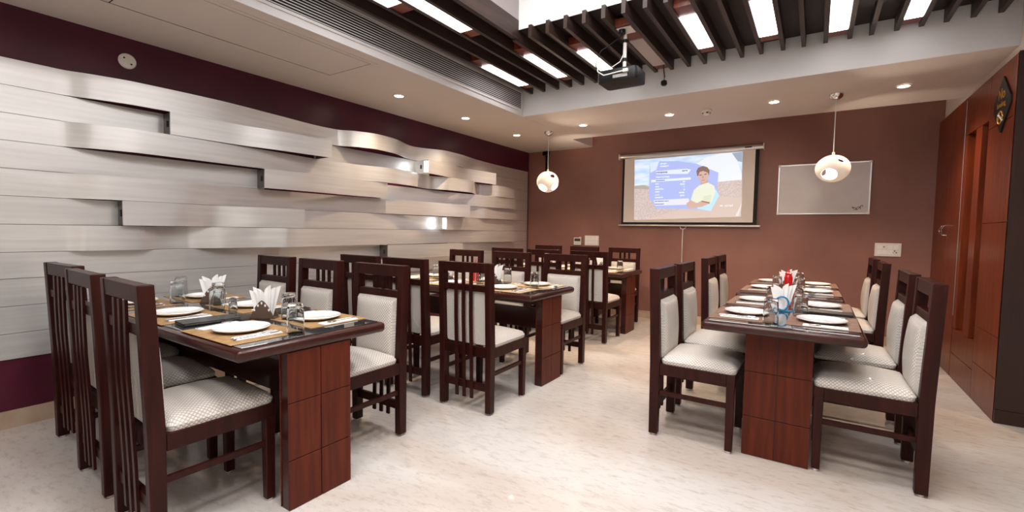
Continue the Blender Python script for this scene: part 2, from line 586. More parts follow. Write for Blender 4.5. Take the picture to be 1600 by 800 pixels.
wd.build('wood_ceiling', M['ceil_wood'], ceiling)
ww = MB()
MB().box(HX0-.04, HX0, HY0-.04, HY1+.04, 2.931, 3.45).build('well_side', M['well_shade_paint'], ceiling)  # left side of the well, its shade carried by the colour
ww.box(HX1, HX1+.04, HY0-.04, HY1+.04, 2.931, 3.45)
ww.box(HX0, HX1, HY1, HY1+.04, 2.931, 3.45)
ww.box(HX0, HX1, HY0-.04, HY0, 2.931, 3.45)
ww.box(HX0-.04, HX1+.04, HY0-.04, HY1+.04, 3.45, 3.5)
ww.box(HX0, HX1, HY1-.006, HY1, 2.876, 2.932)
ww.build('raised_well', M['white_paint'], ceiling)
MB().box(HX0-.028, HX0+.006, HY0, HY1-.007, 2.80, 2.95).build('edge_board', M['slat_wood'], ceiling)
SLX = [-2.734, -2.577, -2.406, -2.252] + [-2.110, -1.960, -1.803, -1.649, -1.497, -1.345, -1.195, -1.042, -.903, -.75, -.6, -.452, -.291, -.146, .002, .158, .292, .442, .582, .718, .858, .995]
for i, x in enumerate(SLX):
    y0 = YBEHIND if i < 4 else 3.20
    MB().box(x-.015, x+.015, y0, YBEAM-.013, 2.785, ZW).build('slat', M['slat_wood'], ceiling)

# air grille along the left soffit face
g = thing('air_grille', 'long white air conditioning grille with dark slots in the left soffit face', 'air grille', (XA, 2.0, 2.72))
gy0, gy1 = -1.2-2.0, 4.51-2.0
fr = MB()
fr.box(.0105, .020, gy0, gy1, -.118, -.100)
fr.box(.0105, .020, gy0, gy1, .088, .100)
fr.box(.0105, .020, gy0, gy0+.02, -.1, .088)
fr.box(.0105, .020, gy1-.02, gy1, -.1, .088)
fr.build('frame', M['beam_paint'], g)
MB().box(.0005, .004, gy0, gy1, -.1, .088).build('backing', M['dark_hole'], g)
for k in range(10):
    z = -.0905+k*.0188
    sl = MB().box(.0155, .0195, gy0+.02, gy1-.02, -.0027, .0027).build('slat', M['beam_paint'], g)
    sl.location = (0, 0, z)
    sl.rotation_euler = (0, 0, 0)

# access hatch in the left soffit
h = thing('ceiling_hatch', 'long rectangular access hatch let into the left plaster ceiling', 'hatch', (-3.26, 1.55, ZC))
hf = MB()
x0, x1, y0, y1 = -.30, .30, -1.0, .98
hf.box(x0, x0+.035, y0, y1, -.004, .002).box(x1-.035, x1, y0, y1, -.004, .002).box(x0+.035, x1-.035, y1-.035, y1, -.004, .002).box(x0+.035, x1-.035, y0, y0+.035, -.004, .002)
hf.build('frame', M['plaster'], h)
MB().box(x0+.05, x1-.043, y0+.043, -.536, -.004, .002).build('panel', M['plaster'], h)
MB().box(x0+.05, x1-.043, -.527, y1-.043, -.004, .002).build('panel', M['plaster'], h)
MB().box(x0+.03, x1-.03, y0+.03, y1-.03, -.001, .001).build('gap', M['dark_hole'], h)

# fluorescent fixtures between the slats
def tube_light(a, b, y0, y1, label, mat='tube_on', z=2.788):
    xa, xb = a+.017, b-.017
    t = thing('ceiling_light', label, 'ceiling light', ((xa+xb)/2, (y0+y1)/2, z), 0, 'strip lights between the ceiling slats')
    hx, hy = (xb-xa)/2, (y1-y0)/2
    k = MB()
    k.box(-hx, hx, -hy-.16, -hy, .01, .07).box(-hx, hx, hy, min(hy+.13, YBEAM-.016-(y0+y1)/2), .01, .07)
    k.box(-hx, hx, -hy, hy, .03, .07)
    k.build('housing', M['cab_wood'], t)
    MB().box(-hx+.002, hx-.002, -hy, hy, .0, .029).build('diffuser', M[mat], t)
    return t
SX = SLX
tube_light(SX[0], SX[1], 3.57, 4.23, 'lit strip light closest to the air grille end')
tube_light(SX[3], SX[4], 3.55, 4.20, 'lit strip light over the corner of the white ceiling well')
tube_light(SX[6], SX[7], 3.70, 4.30, 'lit strip light just behind the projector on its left')
tube_light(SX[9], SX[10], 3.70, 4.36, 'unlit strip light covered with creased paper beside the projector', 'tape')
tube_light(SX[12], SX[13], 3.50, 4.15, 'lit strip light, first to the right of the projector')
tube_light(SX[15], SX[16], 3.50, 4.15, 'lit strip light, second to the right of the projector')
tube_light(SX[18], SX[19], 3.70, 4.32, 'lit strip light, third to the right of the projector')
tube_light(SX[21], SX[22], 3.72, 4.34, 'lit strip light, rightmost in the slatted ceiling')
tube_light(SX[2], SX[3], 2.05, 2.86, 'long lit strip light at the top edge beside the white well')
tube_light(SX[1], SX[2], 1.55, 2.28, 'lit strip light cut off by the top edge above the grille')

# flush panel lights up in the raised well
for i, x in enumerate((-1.45, -.65, .15)):
    for j, y in enumerate((-.6, .8, 2.2)):
        t = thing('panel_light', 'flush square panel light inside the raised white ceiling well', 'ceiling light', (x, y, 3.45), 0, 'panel lights in the raised well')
        MB().box(-.31, .31, -.31, .31, -.02, 0).build('frame', M['alu'], t)
        MB().box(-.29, .29, -.29, .29, -.023, -.019).build('diffuser', M['panel_on'], t)
        ld = bpy.data.lights.new('panel_glow', 'AREA')
        ld.shape = 'SQUARE'
        ld.size = .58
        ld.energy = P_COFFER
        ld.color = COFFER_COL
        lo = bpy.data.objects.new('panel_glow', ld)
        COL.objects.link(lo)
        lo.parent = t
        lo.location = (0, 0, -.03)

# recessed downlights
def downlight(x, y, label):
    t = thing('downlight', label, 'downlight', (x, y, ZC), 0, 'recessed downlights in the plaster ceiling')
    MB().lathe([(.042, -.001), (.042, -.008), (.053, -.005), (.055, -.001)], 24, close=True).build('trim_ring', M['white_plastic'], t, smooth=True)
    MB().lathe([(.0, -.004), (.042, -.004), (.042, -.001), (0, -.001)], 24).build('lens', M['down_on'], t)
    ld = bpy.data.lights.new('downlight_beam', 'SPOT')
    ld.energy = P_DOWN
    ld.color = WARM
    ld.spot_size = math.radians(120)
    ld.spot_blend = .8
    ld.shadow_soft_size = .03
    lo = bpy.data.objects.new('downlight_beam', ld)
    COL.objects.link(lo)
    lo.parent = t
    lo.location = (0, 0, -.012)
for y, s in ((3.22, 'nearest the hatch'), (4.25, 'second from the hatch'), (5.35, 'farthest, near the back corner')):
    downlight(-3.46, y, 'round lit downlight over the silver wall, ' + s)
for x, s in ((-2.43, 'right of the left pendant lamp'), (-1.40, 'just left of the smoke detector'), (-.395, 'left of the right pendant lamp'), (.583, 'rightmost, beyond the right pendant lamp')):
    downlight(x, 5.25, 'round lit downlight in the rear soffit, ' + s)

# pendants
def pendant(x, y, zc, r, sz, label, holes):
    t = thing('pendant_lamp', label, 'pendant lamp', (x, y, ZC), 0, 'white globe pendants in front of the rear wall')
    MB().lathe([(.058, 0), (.057, -.012), (.046, -.034), (.025, -.05), (.006, -.056)], 28).build('canopy', M['chrome'], t, smooth=True)
    top = zc-ZC+sz*r
    MB().tube([(0, 0, -.05), (0, 0, top)], .0035, 8).build('cord', M['cable_white'], t)
    MB().lathe([(.012, top-.004), (.012, top+.022), (.006, top+.028)], 12).build('cord_grip', M['white_plastic'], t, smooth=True)
    n, m = 64, 40
    vs, fs = [], []
    for i in range(m+1):
        th = PI*i/m
        for k in range(n):
            a = 2*PI*k/n
            vs.append(Vector((math.sin(th)*math.cos(a), math.sin(th)*math.sin(a), math.cos(th))))
    for i in range(m):
        for k in range(n):
            q = (i*n+k, (i+1)*n+k, (i+1)*n+(k+1) % n, i*n+(k+1) % n)
            cc = sum((vs[j] for j in q), Vector())/4
            if any(cc.normalized().angle(Vector(hd).normalized()) < hr for hd, hr in holes):
                continue
            fs.append(q)
    # round the openings: pull rim vertices onto the exact circle
    used = set(j for q in fs for j in q)
    for hd, hr in holes:
        ax = Vector(hd).normalized()
        for j in used:
            v = vs[j]
            an = v.angle(ax)
            if an < hr+.10:
                pr = (v-ax*v.dot(ax))
                if pr.length > 1e-6 and an < hr+.06:
                    pr.normalize()
                    vs[j] = ax*math.cos(hr+.02)+pr*math.sin(hr+.02)
    o = MB().add([(v.x*r, v.y*r, v.z*r*sz) for v in vs], fs).build('shade', M['shade'], t, smooth=True, weld=True)
    o.location = (0, 0, zc-ZC)
    sm = o.modifiers.new('thickness', 'SOLIDIFY')
    sm.thickness = .007
    sm.offset = -1
    MB().lathe([(0, .045), (.02, .04), (.032, .015), (.030, -.015), (.018, -.034), (0, -.04)], 16, (0, 0, zc-ZC)).build('bulb', M['bulb_on'], t, smooth=True)
    ld = bpy.data.lights.new('pendant_glow', 'POINT')
    ld.energy = P_PEND
    ld.color = (1, .84, .68)
    ld.shadow_soft_size = .045
    lo = bpy.data.objects.new('pendant_glow', ld)
    COL.objects.link(lo)
    lo.parent = t
    lo.location = (0, 0, zc-ZC)
pendant(.107, 5.251, 1.868, .139, .90, 'white perforated globe pendant hanging before the whiteboard', [((-.22, -.80, -.55), .46), ((.45, -.72, .53), .21), ((.44, .70, .60), .27), ((-.6, .7, -.1), .35)])
pendant(-2.985, 5.387, 1.897, .146, .95, 'white perforated globe pendant hanging near the silver wall corner', [((-.15, -.72, -.68), .42), ((.66, -.42, .50), .25), ((.15, .75, .55), .32), ((.85, -.1, -.52), .4)])

# smoke detector, wall disc, corner conduit
t = thing('smoke_detector', 'cream round smoke detector on the rear soffit', 'smoke detector', (-1.018, 5.259, ZC))
MB().lathe([(.052, 0), (.052, -.014), (.044, -.022)], 24).build('base', M['white_plastic'], t, smooth=True)
MB().lathe([(.036, -.022), (.036, -.042), (.028, -.05), (.0, -.052)], 24).build('sensor_head', M['white_plastic'], t, smooth=True)
for k in range(4):
    a = k*PI/2+.4
    b = MB().box(-.009, .009, -.002, .002, -.007, .007).build('vent', M['dark_hole'], t)
    b.location = (.0365*math.cos(a), .0365*math.sin(a), -.033)
    b.rotation_euler = (0, 0, a+PI/2)
t = thing('wall_outlet_disc', 'round white cover disc with two screws on the plum wall band', 'wall disc', (XL, 1.27, 2.39))
b = MB().lathe([(.0, .012), (.046, .010), (.052, .004), (.052, 0)], 28).build('cover', M['white_plastic'], t, smooth=True)
b.rotation_euler = (0, PI/2, 0)
for dy, dz in ((-.02, .018), (.02, -.018)):
    b = MB().lathe([(.006, 0), (.006, .002), (0, .002)], 10).build('screw', M['dark_hole'], t)
    b.rotation_euler = (0, PI/2, 0)
    b.location = (.0105, dy, dz)
t = thing('cable_conduit', 'black junction box with a dark conduit in the rear left corner', 'conduit', (-3.73, YB, 2.49))
MB().box(-.055, .055, -.05, 0, -.01, .055).build('box', M['black_plastic'], t, bevel=.004)
MB().box(-.012, .036, -.022, 0, -.33, -.01).build('duct', M['black_plastic'], t)

# ------------------------------------------------------------------ projector on its pole
t = thing('projector', 'black ceiling projector on a white pole under the wooden slats', 'projector', (-1.315, 3.53, 2.40))
def rounded(hx, hy, r, n=5):
    o = []
    for cx, cy, a0 in ((hx-r, hy-r, 0), (-hx+r, hy-r, PI/2), (-hx+r, -hy+r, PI), (hx-r, -hy+r, 3*PI/2)):
        for k in range(n+1):
            a = a0+PI/2*k/n
            o.append((cx+r*math.cos(a), cy+r*math.sin(a)))
    return o
MB().prism(rounded(.155, .115, .03), .0, .095).build('body', M['black_plastic'], t, bevel=.008, smooth=True)
b = MB().lathe([(.035, 0), (.035, .03), (.028, .034), (.026, .01), (0, .008)], 20).build('lens', M['dark_hole'], t, smooth=True)
b.rotation_euler = (-PI/2, 0, 0)
b.location = (-.06, .112, .05)
MB().box(-.03, .085, -.1165, -.1145, .022, .045).build('port_panel', M['grey_plastic'], t)
MB().box(-.045, .045, -.045, .045, .095, .103).build('mount_plate', M['white_plastic'], t, bevel=.002)
pl = MB().tube([(.03, -.03, .10), (.03, -.03, .385)], .014, 12).build('pole', M['white_plastic'], t, smooth=True)
for z in (.16, .30):
    MB().lathe([(.0175, z), (.0175, z+.025)], 14, (.03, -.03, 0)).build('collar', M['black_plastic'], t, smooth=True)
MB().box(-.026, .096, -.10, .02, .385, .394).build('ceiling_plate', M['white_plastic'], t, bevel=.003)
MB().box(-.028, .098, -.13, .16, .3945, .45).build('mounting_board', M['cab_wood'], t)
MB().lathe([(.026, .355), (.026, .385)], 14, (.02, -.072, 0)).build('plug', M['black_plastic'], t, smooth=True)
MB().tube([(.02, -.072, .36), (.015, -.09, .33), (-.03, -.13, .28), (-.11, -.17, .22), (-.15, -.17, .12), (-.12, -.16, .06), (-.04, -.15, .05), (.02, -.12, .06)], .004, 8).build('power_cable', M['black_plastic'], t, smooth=True)
MB().tube([(-.145, -.16, .13), (-.13, -.165, .07), (-.08, -.17, .035), (0, -.16, .045), (.06, -.13, .06)], .0045, 8).build('video_cable', M['cable_white'], t, smooth=True)
MB().box(.055, .095, -.14, -.113, .048, .072).build('cable_plug', M['cable_white'], t, bevel=.003)
MB().tube([(.03, -.045, .22), (.02, -.10, .14), (-.04, -.14, .09), (-.12, -.15, .10), (-.145, -.16, .13)], .0035, 8).build('video_cable', M['cable_white'], t, smooth=True)

t = thing('hanging_cable', 'short loose cable with a black plug dangling from the slats', 'cable', (-1.24, 4.40, 2.80))
MB().tube([(0, 0, .02), (.003, 0, -.05), (.012, 0, -.11), (.008, 0, -.15)], .007, 8).build('wire', M['brown_holder'], t, smooth=True)
MB().lathe([(.01, -.14), (.026, -.15), (.03, -.175), (.02, -.19), (0, -.192)], 14, (.008, 0, 0)).build('plug', M['black_plastic'], t, smooth=True)

# ------------------------------------------------------------------ projection screen
sx0, sx1, sz0, sz1 = -2.418, -.634, 1.368, 2.335
t = thing('projection_screen', 'pull-down projection screen showing a bright blue sports broadcast picture', 'projection screen', (0, YB, 0))
b = MB().tube([(-2.468, -.05, 2.352), (-.592, -.05, 2.352)], .032, 14)
b.build('housing', M['alu'], t, smooth=True)
for x in (-2.47, -.588):
    MB().box(x-.006, x+.006, -.085, 0, 2.312, 2.394).build('end_cap', M['white_plastic'], t, bevel=.004)
MB().box(-.80, -.72, -.0835, -.081, 2.345, 2.36).build('maker_plate', M['dark_hole'], t)
MB().box(sx0+.03, sx1-.045, -.0505, -.0485, sz0+.03, sz1).build('fabric', M['fabric'], t)
bd = MB()
bd.box(sx0, sx0+.03, -.0507, -.0483, sz0, sz1).box(sx1-.045, sx1, -.0507, -.0483, sz0, sz1).box(sx0+.03, sx1-.045, -.0507, -.0483, sz0, sz0+.03)
bd.build('border', M['black_cloth'], t)
MB().tube([(-2.46, -.05, 1.352), (-.592, -.05, 1.352)], .014, 12).build('bottom_bar', M['alu'], t, smooth=True)
MB().tube([(-1.575, -.05, 1.338), (-1.565, -.05, 1.312), (-1.535, -.05, 1.303), (-1.505, -.05, 1.312), (-1.495, -.05, 1.338)], .005, 8).build('pull_handle', M['alu'], t, smooth=True)
MB().tube([(-1.535, -.05, 1.303), (-1.538, -.045, 1.1), (-1.54, -.03, .80)], .006, 8).build('pull_cord', M['cable_white'], t, smooth=True)

ART = {
 'corners': [(-2.242, 2.298), (-0.829, 2.307), (-0.819, 1.473), (-2.225, 1.43)],
 'ground': [(-2.237, 1.927), (-2.096, 1.934), (-2.025, 1.913), (-1.772, 1.909), (-1.101, 1.933), (-0.819, 1.949), (-0.819, 1.473), (-2.225, 1.43)],
 'haze': [(-1.664, 1.552), (-1.083, 1.742), (-0.81, 1.712), (-0.819, 1.473), (-2.055, 1.436)],
 'panel': [(-2.017, 2.242), (-1.881, 2.257), (-1.64, 2.241), (-1.385, 2.188), (-1.106, 2.054), (-1.12, 1.859), (-1.084, 1.754), (-1.185, 1.547), (-1.364, 1.573), (-1.909, 1.592), (-2.0, 1.718), (-2.021, 1.794)],
 'cyan': [(-1.084, 1.754), (-1.141, 1.848), (-1.192, 1.746), (-1.364, 1.584), (-1.185, 1.547)],
 'oval': [(-1.385, 2.188), (-1.255, 2.272), (-1.1, 2.298), (-0.956, 2.301), (-0.89, 2.2), (-0.833, 2.039), (-0.827, 1.949), (-1.101, 1.933), (-1.106, 2.054)],
 'bar1': [(-1.932, 2.119), (-1.52, 2.131), (-1.451, 2.115), (-1.494, 2.058), (-1.93, 2.076)],
 'bar2': [(-1.996, 1.999), (-1.453, 2.009), (-1.452, 1.979), (-1.989, 1.965)],
 'bar3': [(-1.95, 1.711), (-1.471, 1.724), (-1.451, 1.639), (-1.922, 1.632)],
 'logo': [(-2.017, 2.242), (-1.887, 2.255), (-1.926, 2.137), (-2.006, 2.099)],
 'shirt': [(-1.412, 1.668), (-1.442, 1.705), (-1.407, 1.835), (-1.347, 1.891), (-1.308, 1.908), (-1.231, 1.928), (-1.153, 1.884), (-1.134, 1.802), (-1.178, 1.664), (-1.234, 1.668), (-1.299, 1.654)],
 'sleeve': [(-1.299, 1.666), (-1.28, 1.748), (-1.182, 1.769), (-1.188, 1.652)],
 'trim': [(-1.306, 1.69), (-1.2, 1.664), (-1.202, 1.65), (-1.305, 1.676)],
 'arm': [(-1.498, 1.658), (-1.442, 1.699), (-1.366, 1.656), (-1.311, 1.684), (-1.199, 1.652), (-1.297, 1.607), (-1.455, 1.586), (-1.493, 1.61)],
 'neck': [(-1.327, 1.961), (-1.233, 1.968), (-1.229, 1.916), (-1.284, 1.865), (-1.319, 1.896)],
 'face': [(-1.359, 2.08), (-1.315, 2.107), (-1.248, 2.092), (-1.224, 2.038), (-1.235, 1.98), (-1.265, 1.935), (-1.303, 1.927), (-1.338, 1.962), (-1.359, 2.022)],
 'hair': [(-1.37, 2.022), (-1.384, 2.088), (-1.361, 2.133), (-1.3, 2.153), (-1.244, 2.132), (-1.217, 2.084), (-1.221, 2.02), (-1.242, 2.062), (-1.298, 2.086), (-1.342, 2.074), (-1.357, 2.021)],
 'eyeL': [(-1.344, 2.035), (-1.313, 2.04), (-1.312, 2.031), (-1.341, 2.025)],
 'eyeR': [(-1.282, 2.043), (-1.251, 2.049), (-1.25, 2.039), (-1.28, 2.034)],
 'mouth': [(-1.319, 1.963), (-1.268, 1.968), (-1.27, 1.961), (-1.316, 1.956)],
 'nose': [(-1.305, 2.019), (-1.294, 2.021), (-1.286, 1.989), (-1.306, 1.987)],
 'swoosh': [(-1.074, 1.624), (-1.036, 1.626), (-1.038, 1.608), (-1.066, 1.608)],
 'curve': [(-0.884, 1.481), (-0.836, 1.589), (-0.817, 1.667), (-0.819, 1.6), (-0.842, 1.481)],
 'lattice': [(-0.956, 2.295), (-0.833, 2.302), (-0.829, 2.173), (-0.879, 2.188)],
 'treeL': [(-2.234, 1.921), (-2.095, 1.932), (-2.025, 1.909), (-2.024, 1.869), (-2.233, 1.883)],
}
ACOL = {'corners': (205, 226, 250), 'ground': (208, 192, 187), 'haze': (213, 194, 184), 'panel': (176, 188, 240), 'cyan': (190, 226, 240), 'oval': (232, 238, 244),
        'bar1': (225, 235, 248), 'bar2': (228, 236, 248), 'bar3': (226, 228, 240), 'logo': (215, 228, 246), 'shirt': (228, 233, 215), 'sleeve': (218, 224, 200), 'trim': (150, 110, 80),
        'arm': (212, 176, 162), 'neck': (202, 166, 152), 'face': (212, 178, 165), 'hair': (138, 112, 106), 'eyeL': (96, 70, 70), 'eyeR': (96, 70, 70), 'mouth': (190, 120, 112), 'nose': (196, 150, 134),
        'swoosh': (238, 232, 228), 'curve': (232, 222, 220), 'lattice': (160, 170, 190), 'treeL': (180, 172, 160), 'txt_w': (240, 244, 250), 'txt_d': (110, 115, 170)}
ORDER = ['corners', 'ground', 'treeL', 'lattice', 'oval', 'haze', 'curve', 'panel', 'cyan', 'logo', 'bar1', 'bar2', 'bar3', 'neck', 'shirt', 'sleeve', 'arm', 'trim', 'face', 'hair', 'eyeL', 'eyeR', 'mouth', 'nose', 'swoosh']
amats, aidx = [], {}
for k, cc in ACOL.items():
    aidx[k] = len(amats)
    lc = srgb(*cc)
    amats.append(plain('picture_' + k, [v*.35 for v in lc[:3]], .8, emit=lc, es=.88, spec=.1))
nt, N, L, p = nodes_of(amats[aidx['ground']])
tcn = N.new('ShaderNodeTexCoord')
nzn = N.new('ShaderNodeTexNoise')
nzn.inputs['Scale'].default_value = 55
nzn.inputs['Detail'].default_value = 3
rpn = N.new('ShaderNodeValToRGB')
rpn.color_ramp.elements[0].position = .38
rpn.color_ramp.elements[1].position = .62
rpn.color_ramp.elements[0].color = srgb(192, 176, 174)
rpn.color_ramp.elements[1].color = srgb(220, 202, 196)
L.new(tcn.outputs['Object'], nzn.inputs['Vector'])
L.new(nzn.outputs['Fac'], rpn.inputs[0])
L.new(rpn.outputs[0], p.inputs['Emission Color'])
nt, N, L, p = nodes_of(amats[aidx['corners']])
tcn = N.new('ShaderNodeTexCoord')
mpn = N.new('ShaderNodeMapping')
mpn.inputs['Scale'].default_value = (2.2, 1, 7)
nzn = N.new('ShaderNodeTexNoise')
nzn.inputs['Scale'].default_value = 1.6
nzn.inputs['Detail'].default_value = 4
rpn = N.new('ShaderNodeValToRGB')
rpn.color_ramp.elements[0].position = .35
rpn.color_ramp.elements[1].position = .65
rpn.color_ramp.elements[0].color = srgb(182, 208, 246)
rpn.color_ramp.elements[1].color = srgb(230, 240, 252)
L.new(tcn.outputs['Object'], mpn.inputs[0])
L.new(mpn.outputs[0], nzn.inputs['Vector'])
L.new(nzn.outputs['Fac'], rpn.inputs[0])
L.new(rpn.outputs[0], p.inputs['Emission Color'])
ab = MB()
def flat(poly, lvl, mi):
    y = -.0512-.00025*lvl
    ab.add([(x, y, z) for x, z in poly], [tuple(range(len(poly)))], mi)
for i, k in enumerate(ORDER):
    flat(ART[k], i, aidx[k])
lv = len(ORDER)
def dash(x0, z0, x1, hh, mi):
    """row of small letter-like marks"""
    x = x0
    while x < x1:
        wd_ = random.uniform(.008, .016)
        h0 = random.choice((0, 0, .3))*hh
        flat([(x, z0-hh+h0), (x+wd_*.75, z0-hh+h0), (x+wd_*.75, z0), (x, z0)], lv, mi)
        x += wd_
W_, D_ = aidx['txt_w'], aidx['txt_d']
dash(-1.87, 2.225, -1.79, .018, W_); dash(-1.87, 2.19, -1.75, .018, W_)
dash(-1.925, 2.108, -1.78, .024, D_); dash(-1.57, 2.112, -1.50, .018, D_)
dash(-1.925, 2.04, -1.74, .016, W_); dash(-1.925, 1.992, -1.80, .016, D_)
for z, a, b_ in ((1.945, -1.93, -1.89), (1.905, -1.93, -1.88), (1.872, -1.93, -1.82), (1.835, -1.93, -1.87), (1.79, -1.93, -1.87), (1.755, -1.93, -1.82)):
    dash(a, z, b_, .016, W_)
for z, a in ((1.965, -1.555), (1.93, -1.59), (1.895, -1.54), (1.855, -1.54), (1.815, -1.60), (1.775, -1.585)):
    dash(a, z, -1.53, .018, W_)
dash(-1.93, 1.70, -1.74, .014, D_); dash(-1.925, 1.66, -1.80, .014, D_)
pic = ab.build('projected_picture', amats, t)
text_mesh('airtel', .048, 'picture_lettering', amats[W_], t, Matrix.Translation((-.965, -.0585, 1.618)) @ Matrix.Rotation(PI/2, 4, 'X'), .0002)

# ------------------------------------------------------------------ whiteboard
t = thing('whiteboard', 'whiteboard with aluminium frame and scribbled corner on the rear wall', 'whiteboard', (0, YB, 0))
bx0, bx1, bz0, bz1 = -.418, .506, 1.497, 2.106
MB().box(bx0, bx1, -.014, -.002, bz0, bz1).build('surface', M['board'], t)
fw = .016
for (a, b_, c_, d_) in ((bx0, bx1, bz1-fw, bz1), (bx0, bx1, bz0, bz0+fw), (bx0, bx0+fw, bz0+fw, bz1-fw), (bx1-fw, bx1, bz0+fw, bz1-fw)):
    MB().box(a, b_, -.02, 0, c_, d_).build('frame_bar', M['alu'], t, bevel=.002)
for x in (bx0-.003, bx1-.029):
    for z in (bz0-.003, bz1-.029):
        MB().box(x, x+.032, -.023, .0, z, z+.032).build('corner_cap', M['white_plastic'], t, bevel=.006)
for (px, pz, s_) in ((.40, 1.565, 1), (.372, 1.56, .7), (.425, 1.585, .8), (.35, 1.575, .45)):
    pts = [(px+s_*.022*math.cos(a*1.9), -.0148, pz+s_*.020*math.sin(a*2.7+px*30)) for a in [q*.45 for q in range(9)]]
    MB().tube(pts, .0028, 6).build('marker_scribble', M['ink'], t)

# ------------------------------------------------------------------ wall plates
def switch_plate(name, label, cat, x0, x1, z0, z1, rows, cols, sock=None):
    t = thing(name, label, cat, ((x0+x1)/2, YB, (z0+z1)/2))
    hx, hz = (x1-x0)/2, (z1-z0)/2
    MB().box(-hx, hx, -.014, 0, -hz, hz).build('plate', M['white_plastic'], t, bevel=.003)
    for r in range(rows):
        for cc in range(cols):
            if sock and (r, cc) in sock:
                continue
            cx = -hx+.02+(cc+.5)*(2*hx-.04)/cols
            cz = hz-.018-(r+.5)*(2*hz-.036)/rows
            b = MB().box(-(hx-.02)/cols+.003, (hx-.02)/cols-.003, -.019, -.013, -(hz-.018)/rows+.004, (hz-.018)/rows-.004).build('rocker', M['paper'], t, bevel=.002)
            b.location = (cx, 0, cz)
    return t, hx, hz
switch_plate('switch_plate', 'white square switch plate right of the thermostat', 'switch plate', -3.018, -2.784, 1.036, 1.188, 2, 5)
t, hx, hz = switch_plate('socket_plate', 'white wide switch and socket plate under the whiteboard', 'socket plate', .571, .806, 1.02, 1.17, 2, 4, {(1, 3), (0, 1)})
for dx, dz in ((.045, -.03), (.075, -.03), (.06, -.012), (-.035, .032)):
    b = MB().lathe([(.0065, 0), (.0065, .002), (0, .002)], 10).build('socket_hole', M['dark_hole'], t)
    b.rotation_euler = (PI/2, 0, 0)
    b.location = (dx, -.0135, dz)
t = thing('thermostat', 'small white thermostat with dark display on the rear wall', 'thermostat', (-3.14, YB, 1.095))
MB().box(-.062, .062, -.022, 0, -.058, .058).build('case', M['white_plastic'], t, bevel=.004)
MB().box(-.05, .05, -.024, -.021, .0, .045).build('display', M['lcd'], t)
MB().box(.03, .062, -.02, 0, .058, .068).build('antenna_tab', M['white_plastic'], t)
for k in range(3):
    MB().box(-.04+k*.03, -.02+k*.03, -.0245, -.021, -.035, -.022).build('button', M['grey_plastic'], t)

# ------------------------------------------------------------------ cabinet wall on the right
cab = thing('wall_cabinet', 'tall reddish veneered built-in cabinet with two slots along the right wall', 'cabinet', (XR, YN, 0))
def cpanel(y0, y1, z0, z1, name='panel', mat='cab_wood', x0=0, x1=.10, parent=None):
    g_ = .0018
    return MB().box(x0, x1, y0-YN+g_, y1-YN-g_, z0+g_, z1-g_).build(name, M[mat], parent or cab, bevel=.0012, seg=1)
ZT = 2.465
MB().box(.14, .50, .02, YB-YN, 0, ZT).build('carcass', M['cab_shaded'], cab)
MB().box(.10, .139, .02, YB-YN, .0, .44).box(.10, .139, .02, YB-YN, 2.13, ZT).build('back_rail', M['cab_shaded'], cab)
for z0, z1 in ((0, .29), (.29, .57), (.57, 1.355), (1.355, 2.06), (2.06, ZT)):
    cpanel(YN, 4.93, z0, z1)
for z0, z1 in ((0, .22), (.22, .44), (2.13, ZT)):
    cpanel(4.93, 5.60, z0, z1)
cpanel(5.09, 5.26, .44, 2.13)
cpanel(5.50, 5.60, .44, 2.13)
for z0, z1 in ((.44, 1.15), (1.19, 1.30), (1.30, 2.13)):
    pass
for y0, y1 in ((5.61, 6.08), (6.085, YB-.012)):
    d = cpanel(y0, y1, .0, ZT, 'door')
    near = y1 if y0 < 6 else y0
    yy = (near-.045 if y0 < 6 else near+.045)-YN
    MB().tube([(-.002, yy, 1.265), (-.03, yy, 1.275), (-.042, yy, 1.315), (-.03, yy, 1.352), (-.002, yy, 1.362)], .006, 8).build('handle', M['chrome'], d, smooth=True)
MB().box(-.002, .004, 5.603-YN, 5.609-YN, .55, 2.44).build('edge_strip', M['alu'], cab)
lk = MB().box(.03, .10, 4.945-YN, 5.075-YN, 1.18, 1.315).build('lock_box', M['black_plastic'], cab, bevel=.004)
MB().box(.0285, .0305, 4.955-YN, 5.065-YN, 1.30, 1.308).build('lock_trim', M['chrome'], lk)
MB().box(.0285, .0305, 4.955-YN, 5.065-YN, 1.186, 1.192).build('lock_trim', M['chrome'], lk)
MB().tube([(.06, 4.95-YN, 1.12), (.04, 4.96-YN, 1.0), (.06, 4.97-YN, .88)], .006, 8).build('slot_handle', M['chrome'], cab, smooth=True)
MB().box(.0, 1.70, .0005, .0195, 0, ZT).build('end_panel', M['cab_shaded'], cab)  # end face, shaded by a darker colour than the front panels
MB().box(.0, 1.70, -.010, .0, 0, .09).build('plinth', M['cab_shaded'], cab)

# diamond sign
t = thing('no_smoking_sign', 'black diamond shaped sign with gold lettering on the cabinet', 'sign', (XR, 4.615, 2.18))
poly = [(0, -.195), (.105, -.03), (.105, .03), (0, .195), (-.105, .03), (-.105, -.03)]
n = len(poly)
MB().add([(0, y*1.6, z) for y, z in poly]+[(-.012, y*1.6, z) for y, z in poly], [tuple(range(n)), tuple(range(n, 2*n))]+[(k, (k+1) % n, n+(k+1) % n, n+k) for k in range(n)]).build('plate', M['black_plastic'], t, bevel=.003)
TXM = lambda y, z: Matrix.Translation((-.0135, y, z)) @ Matrix.Rotation(-PI/2, 4, 'Z') @ Matrix.Rotation(PI/2, 4, 'X')
text_mesh('No', .105, 'lettering', M['gold'], t, TXM(0, .07))
text_mesh('Smoking', .052, 'lettering', M['gold'], t, TXM(0, .0))
ring = [(-.0145, .048*math.cos(a), -.09+.042*math.sin(a)) for a in [2*PI*k/20 for k in range(21)]]
